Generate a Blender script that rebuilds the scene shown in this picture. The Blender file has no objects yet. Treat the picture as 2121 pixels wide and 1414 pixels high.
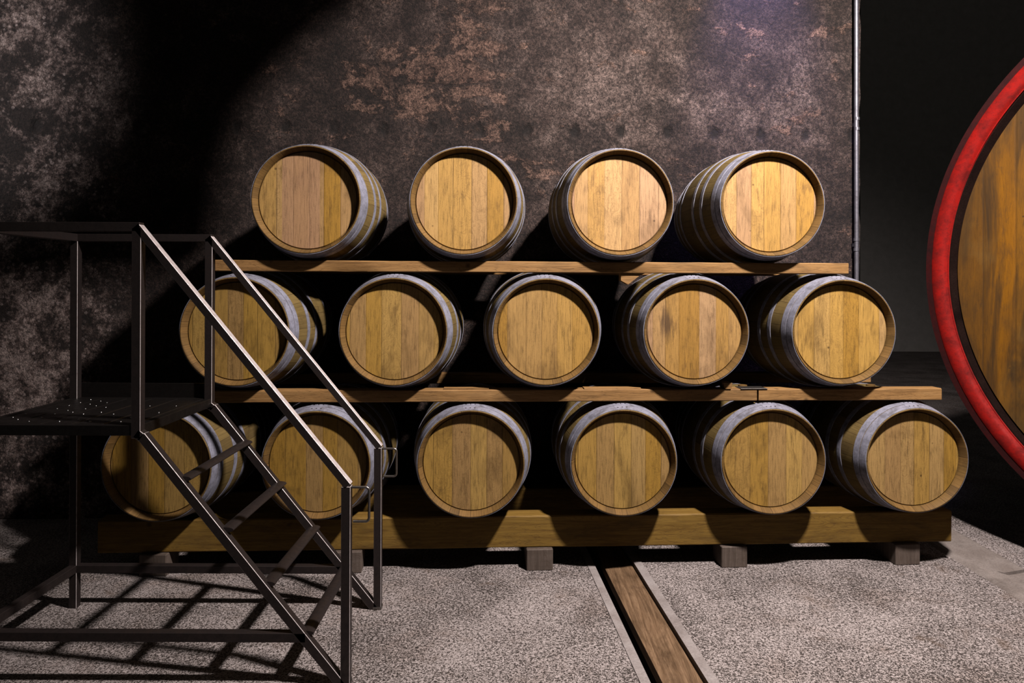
import bpy, bmesh, math, random
from mathutils import Vector, Matrix

random.seed(7)
SC = bpy.context.scene
COL = SC.collection
R = math.radians

# ------------------------------------------------------------ camera
cam_d = bpy.data.cameras.new('camera')
cam = bpy.data.objects.new('camera', cam_d)
COL.objects.link(cam)
F_PX = 1450.0
cam_d.sensor_fit = 'HORIZONTAL'
cam_d.sensor_width = 36.0
cam_d.lens = 36.0 * F_PX / 2121.0
cam_d.shift_y = -(707 - 591) / 2121.0
cam_d.clip_start = 0.05
EYE = 1.567
cam.matrix_world = Matrix.Translation((0, 0, EYE)) @ Matrix.Rotation(R(90), 4, 'X') @ Matrix.Rotation(R(0.22), 4, 'Z')
SC.camera = cam

# ------------------------------------------------------------ world, exposure
w = bpy.data.worlds.new('world')
SC.world = w
w.use_nodes = True
w.node_tree.nodes['Background'].inputs[0].default_value = (1.0, 0.95, 0.88, 1)
w.node_tree.nodes['Background'].inputs[1].default_value = 0.05
vs = SC.view_settings
vs.view_transform = 'Standard'
vs.look = 'None'
vs.exposure = 0.0
vs.gamma = 1.0

# ------------------------------------------------------------ lights
LAMP = Vector((1.80, 1.72, 4.50))


def aim(o, src, dst):
    d = (Vector(dst) - Vector(src)).normalized()
    o.location = src
    o.rotation_euler = d.to_track_quat('-Z', 'Y').to_euler()


def light(name, typ, src, dst, power, color, **k):
    l = bpy.data.lights.new(name, typ)
    l.energy = power
    l.color = color
    for a, b in k.items():
        setattr(l, a, b)
    o = bpy.data.objects.new(name, l)
    COL.objects.link(o)
    aim(o, src, dst)
    return o


# long lamp under the vault in front of the rack
light('cellar_lamp', 'SPOT', LAMP, LAMP + Vector((-0.16, 0.67, -0.72)), 3500, (1.0, 0.905, 0.875),
      spot_size=R(118), spot_blend=0.85, shadow_soft_size=0.11)
# lamp that washes the wall at the left
light('wall_lamp_left', 'SPOT', (-4.7, 2.7, 3.2), (-4.2, 4.7, 3.1), 520, (1.0, 0.93, 0.93),
      spot_size=R(70), spot_blend=0.5, shadow_soft_size=0.04)
# small violet lamp high up against the wall
light('violet_lamp', 'SPOT', (1.74, 4.45, 4.35), (1.73, 4.86, 3.5), 420, (0.42, 0.36, 1.0),
      spot_size=R(55), spot_blend=1.0, shadow_soft_size=0.05)


# ============================================================ helpers
def tag(o, label=None, cat=None, group=None, kind=None):
    if label: o['label'] = label
    if cat: o['category'] = cat
    if group: o['group'] = group
    if kind: o['kind'] = kind
    return o


def empty(name, loc, rz=0.0):
    o = bpy.data.objects.new(name, None)
    o.empty_display_size = 0.1
    COL.objects.link(o)
    o.location = loc
    o.rotation_euler = (0, 0, rz)
    return o


def link(name, bm, mat, parent=None, smooth=None, loc=None, rz=0.0):
    me = bpy.data.meshes.new(name)
    bmesh.ops.recalc_face_normals(bm, faces=bm.faces)
    bm.to_mesh(me)
    bm.free()
    mats = mat if isinstance(mat, (list, tuple)) else [mat]
    for m in mats: me.materials.append(m)
    if smooth:
        me.polygons.foreach_set('use_smooth', [True] * len(me.polygons))
        me.set_sharp_from_angle(angle=R(smooth))
    o = bpy.data.objects.new(name, me)
    COL.objects.link(o)
    if parent: o.parent = parent
    if loc is not None: o.location = loc
    o.rotation_euler = (0, 0, rz)
    return o


def box(bm, x0, x1, y0, y1, z0, z1, bev=0.0, seg=1, jitter=0.0):
    vs_ = [bm.verts.new((x, y, z)) for x in (x0, x1) for y in (y0, y1) for z in (z0, z1)]
    idx = [(0, 1, 3, 2), (4, 6, 7, 5), (0, 4, 5, 1), (2, 3, 7, 6), (0, 2, 6, 4), (1, 5, 7, 3)]
    fs = [bm.faces.new([vs_[i] for i in f]) for f in idx]
    if bev > 0:
        es = set(e for f in fs for e in f.edges)
        bmesh.ops.bevel(bm, geom=list(es), offset=bev, segments=seg, affect='EDGES', profile=0.6)
    return vs_


def bar(bm, p, q, w_, h_, up=(0, 0, 1), bev=0.0015, highlight=True, top=False):
    """square bar from p to q"""
    p = Vector(p); q = Vector(q)
    d = (q - p); L = d.length; d.normalize()
    u = Vector(up)
    s = d.cross(u)
    if s.length < 1e-4: s = d.cross(Vector((0, 1, 0)))
    s.normalize(); u = s.cross(d).normalized()
    pts = []
    n0 = len(bm.verts)
    vv = []
    for t in (0, L):
        for a, b in ((-1, -1), (1, -1), (1, 1), (-1, 1)):
            vv.append(bm.verts.new(p + d * t + s * a * w_ / 2 + u * b * h_ / 2))
    fs = [bm.faces.new(vv[0:4]), bm.faces.new(vv[4:8])]
    for i in range(4):
        fs.append(bm.faces.new((vv[i], vv[(i + 1) % 4], vv[4 + (i + 1) % 4], vv[4 + i])))
    if bev:
        es = set(e for f in fs for e in f.edges)
        res = bmesh.ops.bevel(bm, geom=list(es), offset=bev, segments=1, affect='EDGES')
        if highlight:
            for f in res['faces']:
                if f.normal.length and len(f.verts) == 4: f.material_index = 1
    if top:
        for f in bm.faces:
            f.normal_update()
            if abs(f.normal.dot(u)) > 0.95 and f.calc_center_median().dot(u) > ((p + q) / 2).dot(u): f.material_index = 1


def tube(bm, pts, r, n=14, close=True):
    """round tube along a list of points"""
    pts = [Vector(p) for p in pts]
    rings = []
    ref = None
    for i, p in enumerate(pts):
        if i == 0: d = pts[1] - p
        elif i == len(pts) - 1: d = p - pts[i - 1]
        else: d = (pts[i + 1] - p).normalized() + (p - pts[i - 1]).normalized()
        d.normalize()
        if ref is None:
            ref = Vector((0, 0, 1)) if abs(d.z) < 0.9 else Vector((0, 1, 0))
        a = d.cross(ref).normalized()
        b = a.cross(d).normalized()
        ref = b
        rings.append([bm.verts.new(p + a * math.cos(2 * math.pi * k / n) * r + b * math.sin(2 * math.pi * k / n) * r) for k in range(n)])
    for i in range(len(rings) - 1):
        for k in range(n):
            bm.faces.new((rings[i][k], rings[i][(k + 1) % n], rings[i + 1][(k + 1) % n], rings[i + 1][k]))
    if close:
        bm.faces.new(rings[0]); bm.faces.new(list(reversed(rings[-1])))


def lathe(bm, prof, n=128, cz=0.0, uv=True, closed=False, a0=0.0, a1=2 * math.pi, mat=None):
    """profile (depth y, radius r) turned about the Y axis through z=cz; uv = (angle, run)"""
    full = abs(a1 - a0 - 2 * math.pi) < 1e-6
    m = n if full else n + 1
    rings = []
    for (y, r) in prof:
        rings.append([bm.verts.new((r * math.sin(a0 + (a1 - a0) * k / n), y, cz + r * math.cos(a0 + (a1 - a0) * k / n))) for k in range(m)])
    lay = bm.loops.layers.uv.verify() if uv else None
    run = [0.0]
    for i in range(1, len(prof)):
        run.append(run[-1] + math.hypot(prof[i][0] - prof[i - 1][0], prof[i][1] - prof[i - 1][1]))
    np_ = len(prof)
    rng = range(np_) if closed else range(np_ - 1)
    for i in rng:
        j = (i + 1) % np_
        for k in range(n):
            k2 = (k + 1) % m
            f = bm.faces.new((rings[i][k], rings[i][k2], rings[j][k2], rings[j][k]))
            if mat is not None: f.material_index = mat(i)
            if lay:
                for lp, (kk, ii) in zip(f.loops, ((k, i), (k + 1, i), (k + 1, j), (k, j))):
                    lp[lay].uv = (kk / n, run[ii])
    return rings


# ============================================================ materials
ALBEDO = 0.34     # all surface colours below are relative; this makes them absolute


def new_mat(name):
    m = bpy.data.materials.new(name)
    m.use_nodes = True
    nt = m.node_tree
    for n in list(nt.nodes): nt.nodes.remove(n)
    out = nt.nodes.new('ShaderNodeOutputMaterial')
    b = nt.nodes.new('ShaderNodeBsdfPrincipled')
    nt.links.new(b.outputs[0], out.inputs[0])
    return m, nt, b


class NT:
    def __init__(s, nt): s.nt = nt

    def n(s, typ, **k):
        nd = s.nt.nodes.new(typ)
        for a, b in k.items():
            if a.startswith('i_'):
                key = a[2:]
                key = int(key) if key.isdigit() else key.replace('_', ' ')
                if hasattr(b, 'is_output') or isinstance(b, bpy.types.NodeSocket):
                    s.nt.links.new(b, nd.inputs[key])
                else:
                    nd.inputs[key].default_value = b
            else:
                setattr(nd, a, b)
        return nd

    def link(s, a, b): s.nt.links.new(a, b)

    def math(s, op, a, b=None, c=None, clamp=False):
        nd = s.nt.nodes.new('ShaderNodeMath'); nd.operation = op; nd.use_clamp = clamp
        for i, v in enumerate((a, b, c)):
            if v is None: continue
            if isinstance(v, bpy.types.NodeSocket): s.nt.links.new(v, nd.inputs[i])
            else: nd.inputs[i].default_value = v
        return nd.outputs[0]

    def ramp(s, fac, stops, interp='LINEAR'):
        nd = s.nt.nodes.new('ShaderNodeValToRGB')
        nd.color_ramp.interpolation = interp
        els = nd.color_ramp.elements
        while len(els) > 1: els.remove(els[-1])
        for i, (p, c) in enumerate(stops):
            e = els[0] if i == 0 else els.new(p)
            e.position = p
            e.color = (c[0], c[1], c[2], 1) if hasattr(c, '__len__') else (c, c, c, 1)
        s.nt.links.new(fac, nd.inputs[0])
        return nd.outputs[0]

    def mix(s, fac, a, b, blend='MIX'):
        nd = s.nt.nodes.new('ShaderNodeMix'); nd.data_type = 'RGBA'; nd.blend_type = blend
        for i, v in ((0, fac), (6, a), (7, b)):
            if isinstance(v, bpy.types.NodeSocket): s.nt.links.new(v, nd.inputs[i])
            elif i == 0: nd.inputs[0].default_value = v
            else: nd.inputs[i].default_value = (v[0], v[1], v[2], 1) if hasattr(v, '__len__') else (v, v, v, 1)
        return nd.outputs[2]

    def noise(s, vec, scale, detail=4, rough=0.6, dist=0.0, color=False):
        nd = s.nt.nodes.new('ShaderNodeTexNoise')
        nd.inputs['Scale'].default_value = scale
        nd.inputs['Detail'].default_value = detail
        nd.inputs['Roughness'].default_value = rough
        nd.inputs['Distortion'].default_value = dist
        s.nt.links.new(vec, nd.inputs['Vector'])
        return nd.outputs['Color' if color else 'Fac']

    def mapping(s, vec, loc=(0, 0, 0), scale=(1, 1, 1), rot=(0, 0, 0)):
        nd = s.nt.nodes.new('ShaderNodeMapping')
        nd.inputs['Location'].default_value = loc
        nd.inputs['Scale'].default_value = scale
        nd.inputs['Rotation'].default_value = rot
        s.nt.links.new(vec, nd.inputs['Vector'])
        return nd.outputs[0]

    def base(s, c, bsdf):
        s.nt.links.new(s.mix(1.0, c, ALBEDO, 'MULTIPLY'), bsdf.inputs['Base Color'])

    def bump(s, h, strength, dist, bsdf, normal=None):
        nd = s.nt.nodes.new('ShaderNodeBump')
        nd.inputs['Strength'].default_value = strength
        nd.inputs['Distance'].default_value = dist
        s.nt.links.new(h, nd.inputs['Height'])
        if normal is not None: s.nt.links.new(normal, nd.inputs['Normal'])
        s.nt.links.new(nd.outputs[0], bsdf.inputs['Normal'])
        return nd.outputs[0]


def seed_coords(t, coord='Object', k=(37.0, 11.0, 23.0)):
    """object coordinates moved by the object's own seed (object colour, red channel)"""
    tc = t.n('ShaderNodeTexCoord').outputs[coord]
    oi = t.n('ShaderNodeObjectInfo')
    sep = t.n('ShaderNodeSeparateColor'); t.link(oi.outputs['Color'], sep.inputs[0])
    comb = t.n('ShaderNodeCombineXYZ')
    for i in range(3): t.link(t.math('MULTIPLY', sep.outputs[0], k[i]), comb.inputs[i])
    add = t.n('ShaderNodeVectorMath', operation='ADD')
    t.link(tc, add.inputs[0]); t.link(comb.outputs[0], add.inputs[1])
    return tc, add.outputs[0], sep


def mat_head(name, width, tones, streak=0.0, rgh=0.6, grain_amt=0.40):
    m, nt, b = new_mat(name); t = NT(nt)
    tc, sc_, sep = seed_coords(t)
    sx = t.n('ShaderNodeSeparateXYZ'); t.link(sc_, sx.inputs[0])
    # wobble of plank joints
    vo = t.n('ShaderNodeTexVoronoi', voronoi_dimensions='1D', feature='F1')
    vo.inputs['Scale'].default_value = 1.0
    vo.inputs['Randomness'].default_value = 0.62
    wv = t.math('MULTIPLY', sx.outputs[0], 1.0 / width)
    t.link(wv, vo.inputs['W'])
    ve = t.n('ShaderNodeTexVoronoi', voronoi_dimensions='1D', feature='DISTANCE_TO_EDGE')
    ve.inputs['Scale'].default_value = 1.0
    ve.inputs['Randomness'].default_value = 0.62
    t.link(wv, ve.inputs['W'])
    cs = t.n('ShaderNodeSeparateColor'); t.link(vo.outputs['Color'], cs.inputs[0])
    plank = t.ramp(cs.outputs[0], tones)
    # every plank its own grain
    off = t.n('ShaderNodeCombineXYZ')
    t.link(t.math('MULTIPLY', cs.outputs[1], 9.0), off.inputs[2])
    t.link(t.math('MULTIPLY', cs.outputs[2], 5.0), off.inputs[1])
    av = t.n('ShaderNodeVectorMath', operation='ADD')
    t.link(sc_, av.inputs[0]); t.link(off.outputs[0], av.inputs[1])
    g1 = t.noise(t.mapping(av.outputs[0], scale=(330, 90, 13)), 1.0, 5, 0.65, 0.4)
    g2 = t.noise(t.mapping(av.outputs[0], scale=(75, 30, 5.0)), 1.0, 5, 0.68, 1.2)
    fine = t.noise(av.outputs[0], 260, 3, 0.7)
    g = t.math('ADD', t.math('MULTIPLY', g1, 0.5), t.math('MULTIPLY', g2, 0.3))
    g = t.math('ADD', g, t.math('MULTIPLY', fine, 0.2))
    gc = t.ramp(g, [(0.38, 1.0 - grain_amt * 1.4), (0.5, 1.0), (0.62, 1.0 + grain_amt * .4)])
    c = t.mix(1.0, plank, gc, 'MULTIPLY')
    # flame figure on some planks (wavy medullary rays)
    nn = t.noise(t.mapping(av.outputs[0], scale=(14, 8, 9)), 1.0, 2, 0.5, 0.9)
    ctr = t.math('FRACT', t.math('MULTIPLY', nn, 15.0))
    sel = t.ramp(cs.outputs[1], [(0.62, 0.0), (0.68, 1.0)])
    fl = t.math('MULTIPLY', t.ramp(ctr, [(0.0, 1.0), (0.28, 0.0), (0.94, 0.0), (1.0, 1.0)]), sel)
    c = t.mix(t.math('MULTIPLY', fl, 0.34), c, (0.17, 0.085, 0.025))
    # blotchy stains
    st = t.noise(t.mapping(sc_, scale=(5.5, 5, 3.2)), 1.0, 5, 0.62, 0.5)
    c = t.mix(t.math('MULTIPLY', t.ramp(st, [(0.53, 0.0), (0.72, 1.0)]), 0.55), c, (0.13, 0.07, 0.022))
    st2 = t.noise(t.mapping(sc_, scale=(26, 20, 7)), 1.0, 4, 0.7, 0.3)
    c = t.mix(t.math('MULTIPLY', t.ramp(st2, [(0.54, 0.0), (0.70, 1.0)]), 0.50), c, (0.12, 0.062, 0.022))
    # small dark knots and nail marks
    vk = t.n('ShaderNodeTexVoronoi', feature='F1'); vk.inputs['Scale'].default_value = 7.5
    t.link(sc_, vk.inputs['Vector'])
    c = t.mix(t.math('MULTIPLY', t.ramp(vk.outputs['Distance'], [(0.03, 1.0), (0.06, 0.0)]), 0.7), c, (0.05, 0.025, 0.01))
    if streak:
        s1 = t.noise(t.mapping(sc_, scale=(5.5, 2, 0.9)), 1.0, 5, 0.62, 0.9)
        c = t.mix(t.math('MULTIPLY', t.ramp(s1, [(0.52, 0.0), (0.64, 1.0)]), streak), c, (0.07, 0.04, 0.015))
        # pale weathered lights between the streaks
        s2 = t.noise(t.mapping(sc_, scale=(1.6, 2, 1.1), loc=(3, 0, 5)), 1.0, 4, 0.6, 0.8)
        c = t.mix(t.math('MULTIPLY', t.ramp(s2, [(0.55, 0.0), (0.7, 1.0)]), 0.35), c, (0.60, 0.36, 0.10))
    if streak:
        # grime creeping in from the rim
        lo = t.n('ShaderNodeSeparateXYZ'); t.link(tc, lo.inputs[0])
        rr_ = t.math('SQRT', t.math('ADD', t.math('MULTIPLY', lo.outputs[0], lo.outputs[0]), t.math('MULTIPLY', lo.outputs[2], lo.outputs[2])))
        gr = t.math('ADD', rr_, t.math('MULTIPLY', t.math('SUBTRACT', s1, 0.5), 1.1))
        c = t.mix(t.math('MULTIPLY', t.math('MULTIPLY', t.math('SUBTRACT', gr, 1.12), 3.2, clamp=True), 0.72), c, (0.075, 0.043, 0.018))
    joint = t.ramp(ve.outputs['Distance'], [(0.0, 1.0), (0.018 if not streak else 0.03, 0.6), (0.05, 0.0)])
    jvar = t.math('ADD', t.math('MULTIPLY', cs.outputs[2], 0.55), 0.08)
    c = t.mix(t.math('MULTIPLY', joint, jvar), c, (0.07, 0.035, 0.012))
    # warm / pale tint of the single barrel (object colour, green = brightness with row shade, blue = pinkness)
    if not streak:
        oi2 = t.n('ShaderNodeObjectInfo')
        al = oi2.outputs['Alpha']
        loc = t.n('ShaderNodeSeparateXYZ'); t.link(tc, loc.inputs[0])
        # two pinkish boards in the middle
        pb = t.math('MULTIPLY', t.math('GREATER_THAN', loc.outputs[0], -0.135), t.math('LESS_THAN', loc.outputs[0], 0.062))
        pb = t.math('MULTIPLY', pb, t.math('COMPARE', al, 0.5, 0.1))
        c = t.mix(t.math('MULTIPLY', pb, 0.75), c, t.mix(1.0, gc, (0.50, 0.29, 0.165), 'MULTIPLY'))
        # dark smudge left of the middle
        dx = t.math('MULTIPLY', t.math('ADD', loc.outputs[0], 0.15), 22.0)
        dz = t.math('MULTIPLY', t.math('SUBTRACT', loc.outputs[2], 0.045), 8.5)
        sd = t.math('SQRT', t.math('ADD', t.math('MULTIPLY', dx, dx), t.math('MULTIPLY', dz, dz)))
        sd = t.math('ADD', sd, t.math('MULTIPLY', t.math('SUBTRACT', g2, 0.5), 1.8))
        sm = t.math('MULTIPLY', t.ramp(sd, [(0.25, 1.0), (1.0, 0.0)]), t.math('COMPARE', al, 0.0, 0.1))
        c = t.mix(t.math('MULTIPLY', sm, 0.8), c, (0.085, 0.05, 0.025))
    tint = t.mix(sep.outputs[2], (0.98, 0.97, 0.80), (1.0, 0.965, 1.42))
    c = t.mix(1.0, c, tint, 'MULTIPLY')
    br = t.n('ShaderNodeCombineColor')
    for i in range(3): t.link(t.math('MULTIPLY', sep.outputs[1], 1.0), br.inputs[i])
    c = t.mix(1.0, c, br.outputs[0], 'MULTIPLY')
    t.base(c, b)
    b.inputs['Roughness'].default_value = rgh
    b.inputs['Specular IOR Level'].default_value = 0.12
    hgt = t.math('SUBTRACT', t.math('MULTIPLY', g, 0.5), joint)
    t.bump(hgt, 0.35, 0.002, b)
    return m


def mat_staves(name, n_st, tones, rgh=0.6):
    m, nt, b = new_mat(name); t = NT(nt)
    uv = t.n('ShaderNodeUVMap').outputs[0]
    oi = t.n('ShaderNodeObjectInfo')
    sep = t.n('ShaderNodeSeparateColor'); t.link(oi.outputs['Color'], sep.inputs[0])
    sx = t.n('ShaderNodeSeparateXYZ'); t.link(uv, sx.inputs[0])
    wv = t.math('ADD', t.math('MULTIPLY', sx.outputs[0], n_st), t.math('MULTIPLY', sep.outputs[0], 53.0))
    vo = t.n('ShaderNodeTexVoronoi', voronoi_dimensions='1D', feature='F1'); vo.inputs['Scale'].default_value = 1
    vo.inputs['Randomness'].default_value = 0.4
    t.link(wv, vo.inputs['W'])
    ve = t.n('ShaderNodeTexVoronoi', voronoi_dimensions='1D', feature='DISTANCE_TO_EDGE'); ve.inputs['Scale'].default_value = 1
    ve.inputs['Randomness'].default_value = 0.4
    t.link(wv, ve.inputs['W'])
    cs = t.n('ShaderNodeSeparateColor'); t.link(vo.outputs['Color'], cs.inputs[0])
    c = t.ramp(cs.outputs[0], tones)
    cb = t.n('ShaderNodeCombineXYZ'); t.link(t.math('MULTIPLY', wv, 10), cb.inputs[0]); t.link(t.math('MULTIPLY', sx.outputs[1], 4), cb.inputs[1])
    g = t.noise(cb.outputs[0], 1.0, 5, 0.65, 0.5)
    c = t.mix(1.0, c, t.ramp(g, [(0.3, 0.62), (0.55, 1.0), (0.75, 1.15)]), 'MULTIPLY')
    tc = t.n('ShaderNodeTexCoord').outputs['Object']
    st = t.noise(tc, 9, 5, 0.65, 0.4)
    c = t.mix(t.math('MULTIPLY', t.ramp(st, [(0.5, 0.0), (0.7, 1.0)]), 0.6), c, (0.09, 0.055, 0.02))
    joint = t.ramp(ve.outputs['Distance'], [(0.0, 1.0), (0.03, 0.0)])
    c = t.mix(t.math('MULTIPLY', joint, 0.75), c, (0.04, 0.02, 0.01))
    t.base(c, b)
    b.inputs['Roughness'].default_value = rgh
    b.inputs['Specular IOR Level'].default_value = 0.12
    t.bump(t.math('SUBTRACT', t.math('MULTIPLY', g, 0.4), joint), 0.3, 0.002, b)
    return m


def mat_metal(name, base, dirt, rough=0.5, metallic=0.7, rust=None, scale=30, wear=None):
    m, nt, b = new_mat(name); t = NT(nt)
    tc = t.n('ShaderNodeTexCoord').outputs['Object']
    n1 = t.noise(tc, scale, 6, 0.7, 0.3)
    n2 = t.noise(tc, scale * 5, 4, 0.7)
    c = t.mix(t.ramp(n1, [(0.42, 0.0), (0.66, 1.0)]), base, dirt)
    c = t.mix(t.math('MULTIPLY', t.ramp(n2, [(0.5, 0.0), (0.68, 1.0)]), 0.55), c, dirt)
    if rust:
        n3 = t.noise(tc, scale * 0.35, 6, 0.75, 0.6)
        c = t.mix(t.math('MULTIPLY', t.ramp(n3, [(0.55, 0.0), (0.68, 1.0)]), 0.7), c, rust)
    t.base(c, b)
    b.inputs['Metallic'].default_value = metallic
    rr = t.ramp(n1, [(0.3, rough * 0.8), (0.7, min(1, rough * 1.4))])
    t.link(rr, b.inputs['Roughness'])
    t.bump(n2, 0.25, 0.001, b)
    if metallic < 0.01: b.inputs['Specular IOR Level'].default_value = 0.06
    return m


def mat_beam(name, tones, axis=0, dark=0.6, grey=0.0):
    """sawn timber, grain along local X (axis 0)"""
    m, nt, b = new_mat(name); t = NT(nt)
    tc, sc_, sep = seed_coords(t, k=(13.0, 7.0, 5.0))
    s1 = (3.0, 60, 60) if axis == 0 else (60, 60, 3.0)
    s2 = (1.6, 13, 16) if axis == 0 else (14, 14, 1.8)
    g1 = t.noise(t.mapping(sc_, scale=s1), 1.0, 5, 0.7, 0.6)
    g2 = t.noise(t.mapping(sc_, scale=s2), 1.0, 4, 0.55, 1.8)
    rings = t.math('FRACT', t.math('MULTIPLY', g2, 9.0))
    c = t.ramp(g1, [(0.25, tones[0]), (0.5, tones[1]), (0.75, tones[2])])
    line = t.ramp(rings, [(0.0, 1.0), (0.22, 0.0), (0.9, 0.0), (1.0, 1.0)])
    c = t.mix(t.math('MULTIPLY', line, 0.38), c, (0.09, 0.045, 0.015))
    st = t.noise(t.mapping(sc_, scale=(2.6, 9, 9)), 1.0, 6, 0.65, 0.4)
    c = t.mix(t.math('MULTIPLY', t.ramp(st, [(0.48, 0.0), (0.7, 1.0)]), dark), c, (0.06, 0.033, 0.014))
    vk = t.n('ShaderNodeTexVoronoi', feature='F1'); vk.inputs['Scale'].default_value = 5.0
    t.link(sc_, vk.inputs['Vector'])
    c = t.mix(t.math('MULTIPLY', t.ramp(vk.outputs['Distance'], [(0.03, 1.0), (0.09, 0.0)]), 0.7), c, (0.05, 0.025, 0.01))
    if grey:
        c = t.mix(grey, c, (0.17, 0.145, 0.13))
    t.base(c, b)
    b.inputs['Roughness'].default_value = 0.65
    b.inputs['Specular IOR Level'].default_value = 0.12
    t.bump(t.math('SUBTRACT', g1, t.math('MULTIPLY', line, 0.4)), 0.4, 0.002, b)
    return m


def mat_wall():
    m, nt, b = new_mat('mouldy_plaster'); t = NT(nt)
    tc = t.n('ShaderNodeTexCoord').outputs['Object']
    sx = t.n('ShaderNodeSeparateXYZ'); t.link(tc, sx.inputs[0])
    warp = t.noise(tc, 2.2, 4, 0.6, color=True)
    wv = t.n('ShaderNodeVectorMath', operation='SCALE'); t.link(warp, wv.inputs[0]); wv.inputs[3].default_value = 0.5
    ad = t.n('ShaderNodeVectorMath', operation='ADD'); t.link(tc, ad.inputs[0]); t.link(wv.outputs[0], ad.inputs[1])
    big = t.noise(ad.outputs[0], 0.9, 6, 0.62, 0.5)
    med = t.noise(tc, 5.5, 9, 0.74, 0.25)
    hz = t.noise(t.mapping(tc, scale=(2.2, 2, 5.2)), 1.0, 7, 0.68, 0.5)
    fine = t.noise(tc, 42, 6, 0.78, 0.4)
    vfine = t.noise(t.mapping(tc, scale=(170, 170, 110)), 1.0, 3, 0.7)
    def blob(cx, cz, rx_, rz_, inner=0.2):
        """soft ellipse on the wall, edge broken up by noise"""
        dx = t.math('MULTIPLY', t.math('SUBTRACT', sx.outputs[0], cx), 1.0 / rx_)
        dz = t.math('MULTIPLY', t.math('SUBTRACT', sx.outputs[2], cz), 1.0 / rz_)
        d = t.math('SQRT', t.math('ADD', t.math('MULTIPLY', dx, dx), t.math('MULTIPLY', dz, dz)))
        return t.ramp(d, [(inner, 1.0), (1.0, 0.0)])
    # base: dark grey brown, mottled
    mm = t.math('ADD', t.math('MULTIPLY', big, 0.45), t.math('MULTIPLY', med, 0.55))
    mm = t.math('ADD', mm, t.math('MULTIPLY', blob(0.75, 3.0, 0.8, 0.7), 0.060))
    mm = t.math('ADD', mm, t.math('MULTIPLY', blob(1.45, 2.6, 0.9, 0.7), 0.008))
    c = t.ramp(mm, [(0.40, (0.018, 0.013, 0.011)), (0.48, (0.042, 0.031, 0.027)), (0.54, (0.080, 0.063, 0.056)), (0.63, (0.17, 0.142, 0.130))])
    # peeled pinkish plaster
    pe = t.math('ADD', t.math('MULTIPLY', hz, 0.55), t.math('MULTIPLY', med, 0.45))
    pe = t.math('ADD', pe, t.math('MULTIPLY', blob(-0.62, 2.98, 0.95, 0.42), 0.115))
    pe = t.math('ADD', pe, t.math('MULTIPLY', blob(-0.25, 3.4, 0.35, 0.5), 0.075))
    pe = t.math('ADD', pe, t.math('MULTIPLY', blob(0.15, 2.5, 0.6, 0.35), 0.055))
    pe = t.math('ADD', pe, t.math('MULTIPLY', blob(2.0, 3.0, 0.6, 0.7), 0.04))
    pk = t.ramp(pe, [(0.570, 0.0), (0.592, 1.0)])
    c = t.mix(t.math('MULTIPLY', pk, 0.85), c, t.ramp(med, [(0.38, (0.085, 0.054, 0.042)), (0.60, (0.19, 0.132, 0.104))]))
    # black mould
    mo = t.noise(ad.outputs[0], 3.1, 10, 0.75, 0.5)
    c = t.mix(t.math('MULTIPLY', t.ramp(mo, [(0.50, 0.0), (0.59, 1.0)]), 0.78), c, (0.021, 0.015, 0.013))
    # fine salt and pepper pitting
    pit = t.math('ADD', t.math('MULTIPLY', fine, 0.6), t.math('MULTIPLY', vfine, 0.4))
    c = t.mix(1.0, c, t.ramp(pit, [(0.42, 0.25), (0.495, 0.85), (0.575, 2.2)]), 'MULTIPLY')
    # left end: pale lichen blotches on black
    left = t.n('ShaderNodeMapRange'); left.inputs[1].default_value = -2.45; left.inputs[2].default_value = -2.80
    t.link(t.math('ADD', sx.outputs[0], t.math('MULTIPLY', t.math('SUBTRACT', med, 0.5), 1.3)), left.inputs[0])
    bl = t.noise(tc, 8.0, 12, 0.80, 0.1)
    b2 = t.noise(tc, 1.7, 4, 0.55, 0.4)
    vb = t.n('ShaderNodeTexVoronoi', feature='F1'); vb.inputs['Scale'].default_value = 24
    vb.inputs['Randomness'].default_value = 1.0
    t.link(tc, vb.inputs['Vector'])
    spot = t.ramp(t.math('ADD', vb.outputs['Distance'], t.math('MULTIPLY', bl, 0.5)), [(0.44, 1.0), (0.52, 0.0)])
    zone = t.ramp(b2, [(0.42, 0.0), (0.56, 1.0)])
    bsum = t.math('ADD', bl, t.math('MULTIPLY', b2, 0.45))
    lc = t.ramp(bsum, [(0.68, (0.026, 0.020, 0.018)), (0.72, (0.085, 0.069, 0.064)), (0.77, (0.22, 0.188, 0.180)), (0.83, (0.42, 0.38, 0.37))])
    lc = t.mix(t.math('MULTIPLY', spot, t.math('MULTIPLY', zone, 0.75)), lc, (0.44, 0.41, 0.41))
    lc = t.mix(1.0, lc, t.ramp(pit, [(0.42, 0.28), (0.495, 0.90), (0.58, 1.9)]), 'MULTIPLY')
    c = t.mix(left.outputs[0], c, lc)
    # row of putlog holes
    hx = t.math('SUBTRACT', t.math('FRACT', t.math('ADD', t.math('MULTIPLY', sx.outputs[0], 1 / 0.327), 0.04)), 0.5)
    hx = t.math('ADD', t.math('MULTIPLY', hx, 0.327), t.math('MULTIPLY', t.math('SUBTRACT', med, 0.5), 0.10))
    hz_ = t.math('ADD', t.math('SUBTRACT', sx.outputs[2], 2.63), t.math('MULTIPLY', t.math('SUBTRACT', fine, 0.5), 0.04))
    dd = t.math('SQRT', t.math('ADD', t.math('POWER', hx, 2.0), t.math('POWER', t.math('MULTIPLY', hz_, 0.7), 2.0)))
    hole = t.math('MULTIPLY', t.ramp(dd, [(0.018, 1.0), (0.040, 0.0)]), t.ramp(big, [(0.40, 0.6), (0.48, 1.0)]))
    c = t.mix(t.math('MULTIPLY', hole, 0.9), c, (0.012, 0.010, 0.009))
    c = t.mix(1.0, c, (0.84, 0.72, 0.67), 'MULTIPLY')
    t.base(c, b)
    b.inputs['Roughness'].default_value = 0.85
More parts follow.
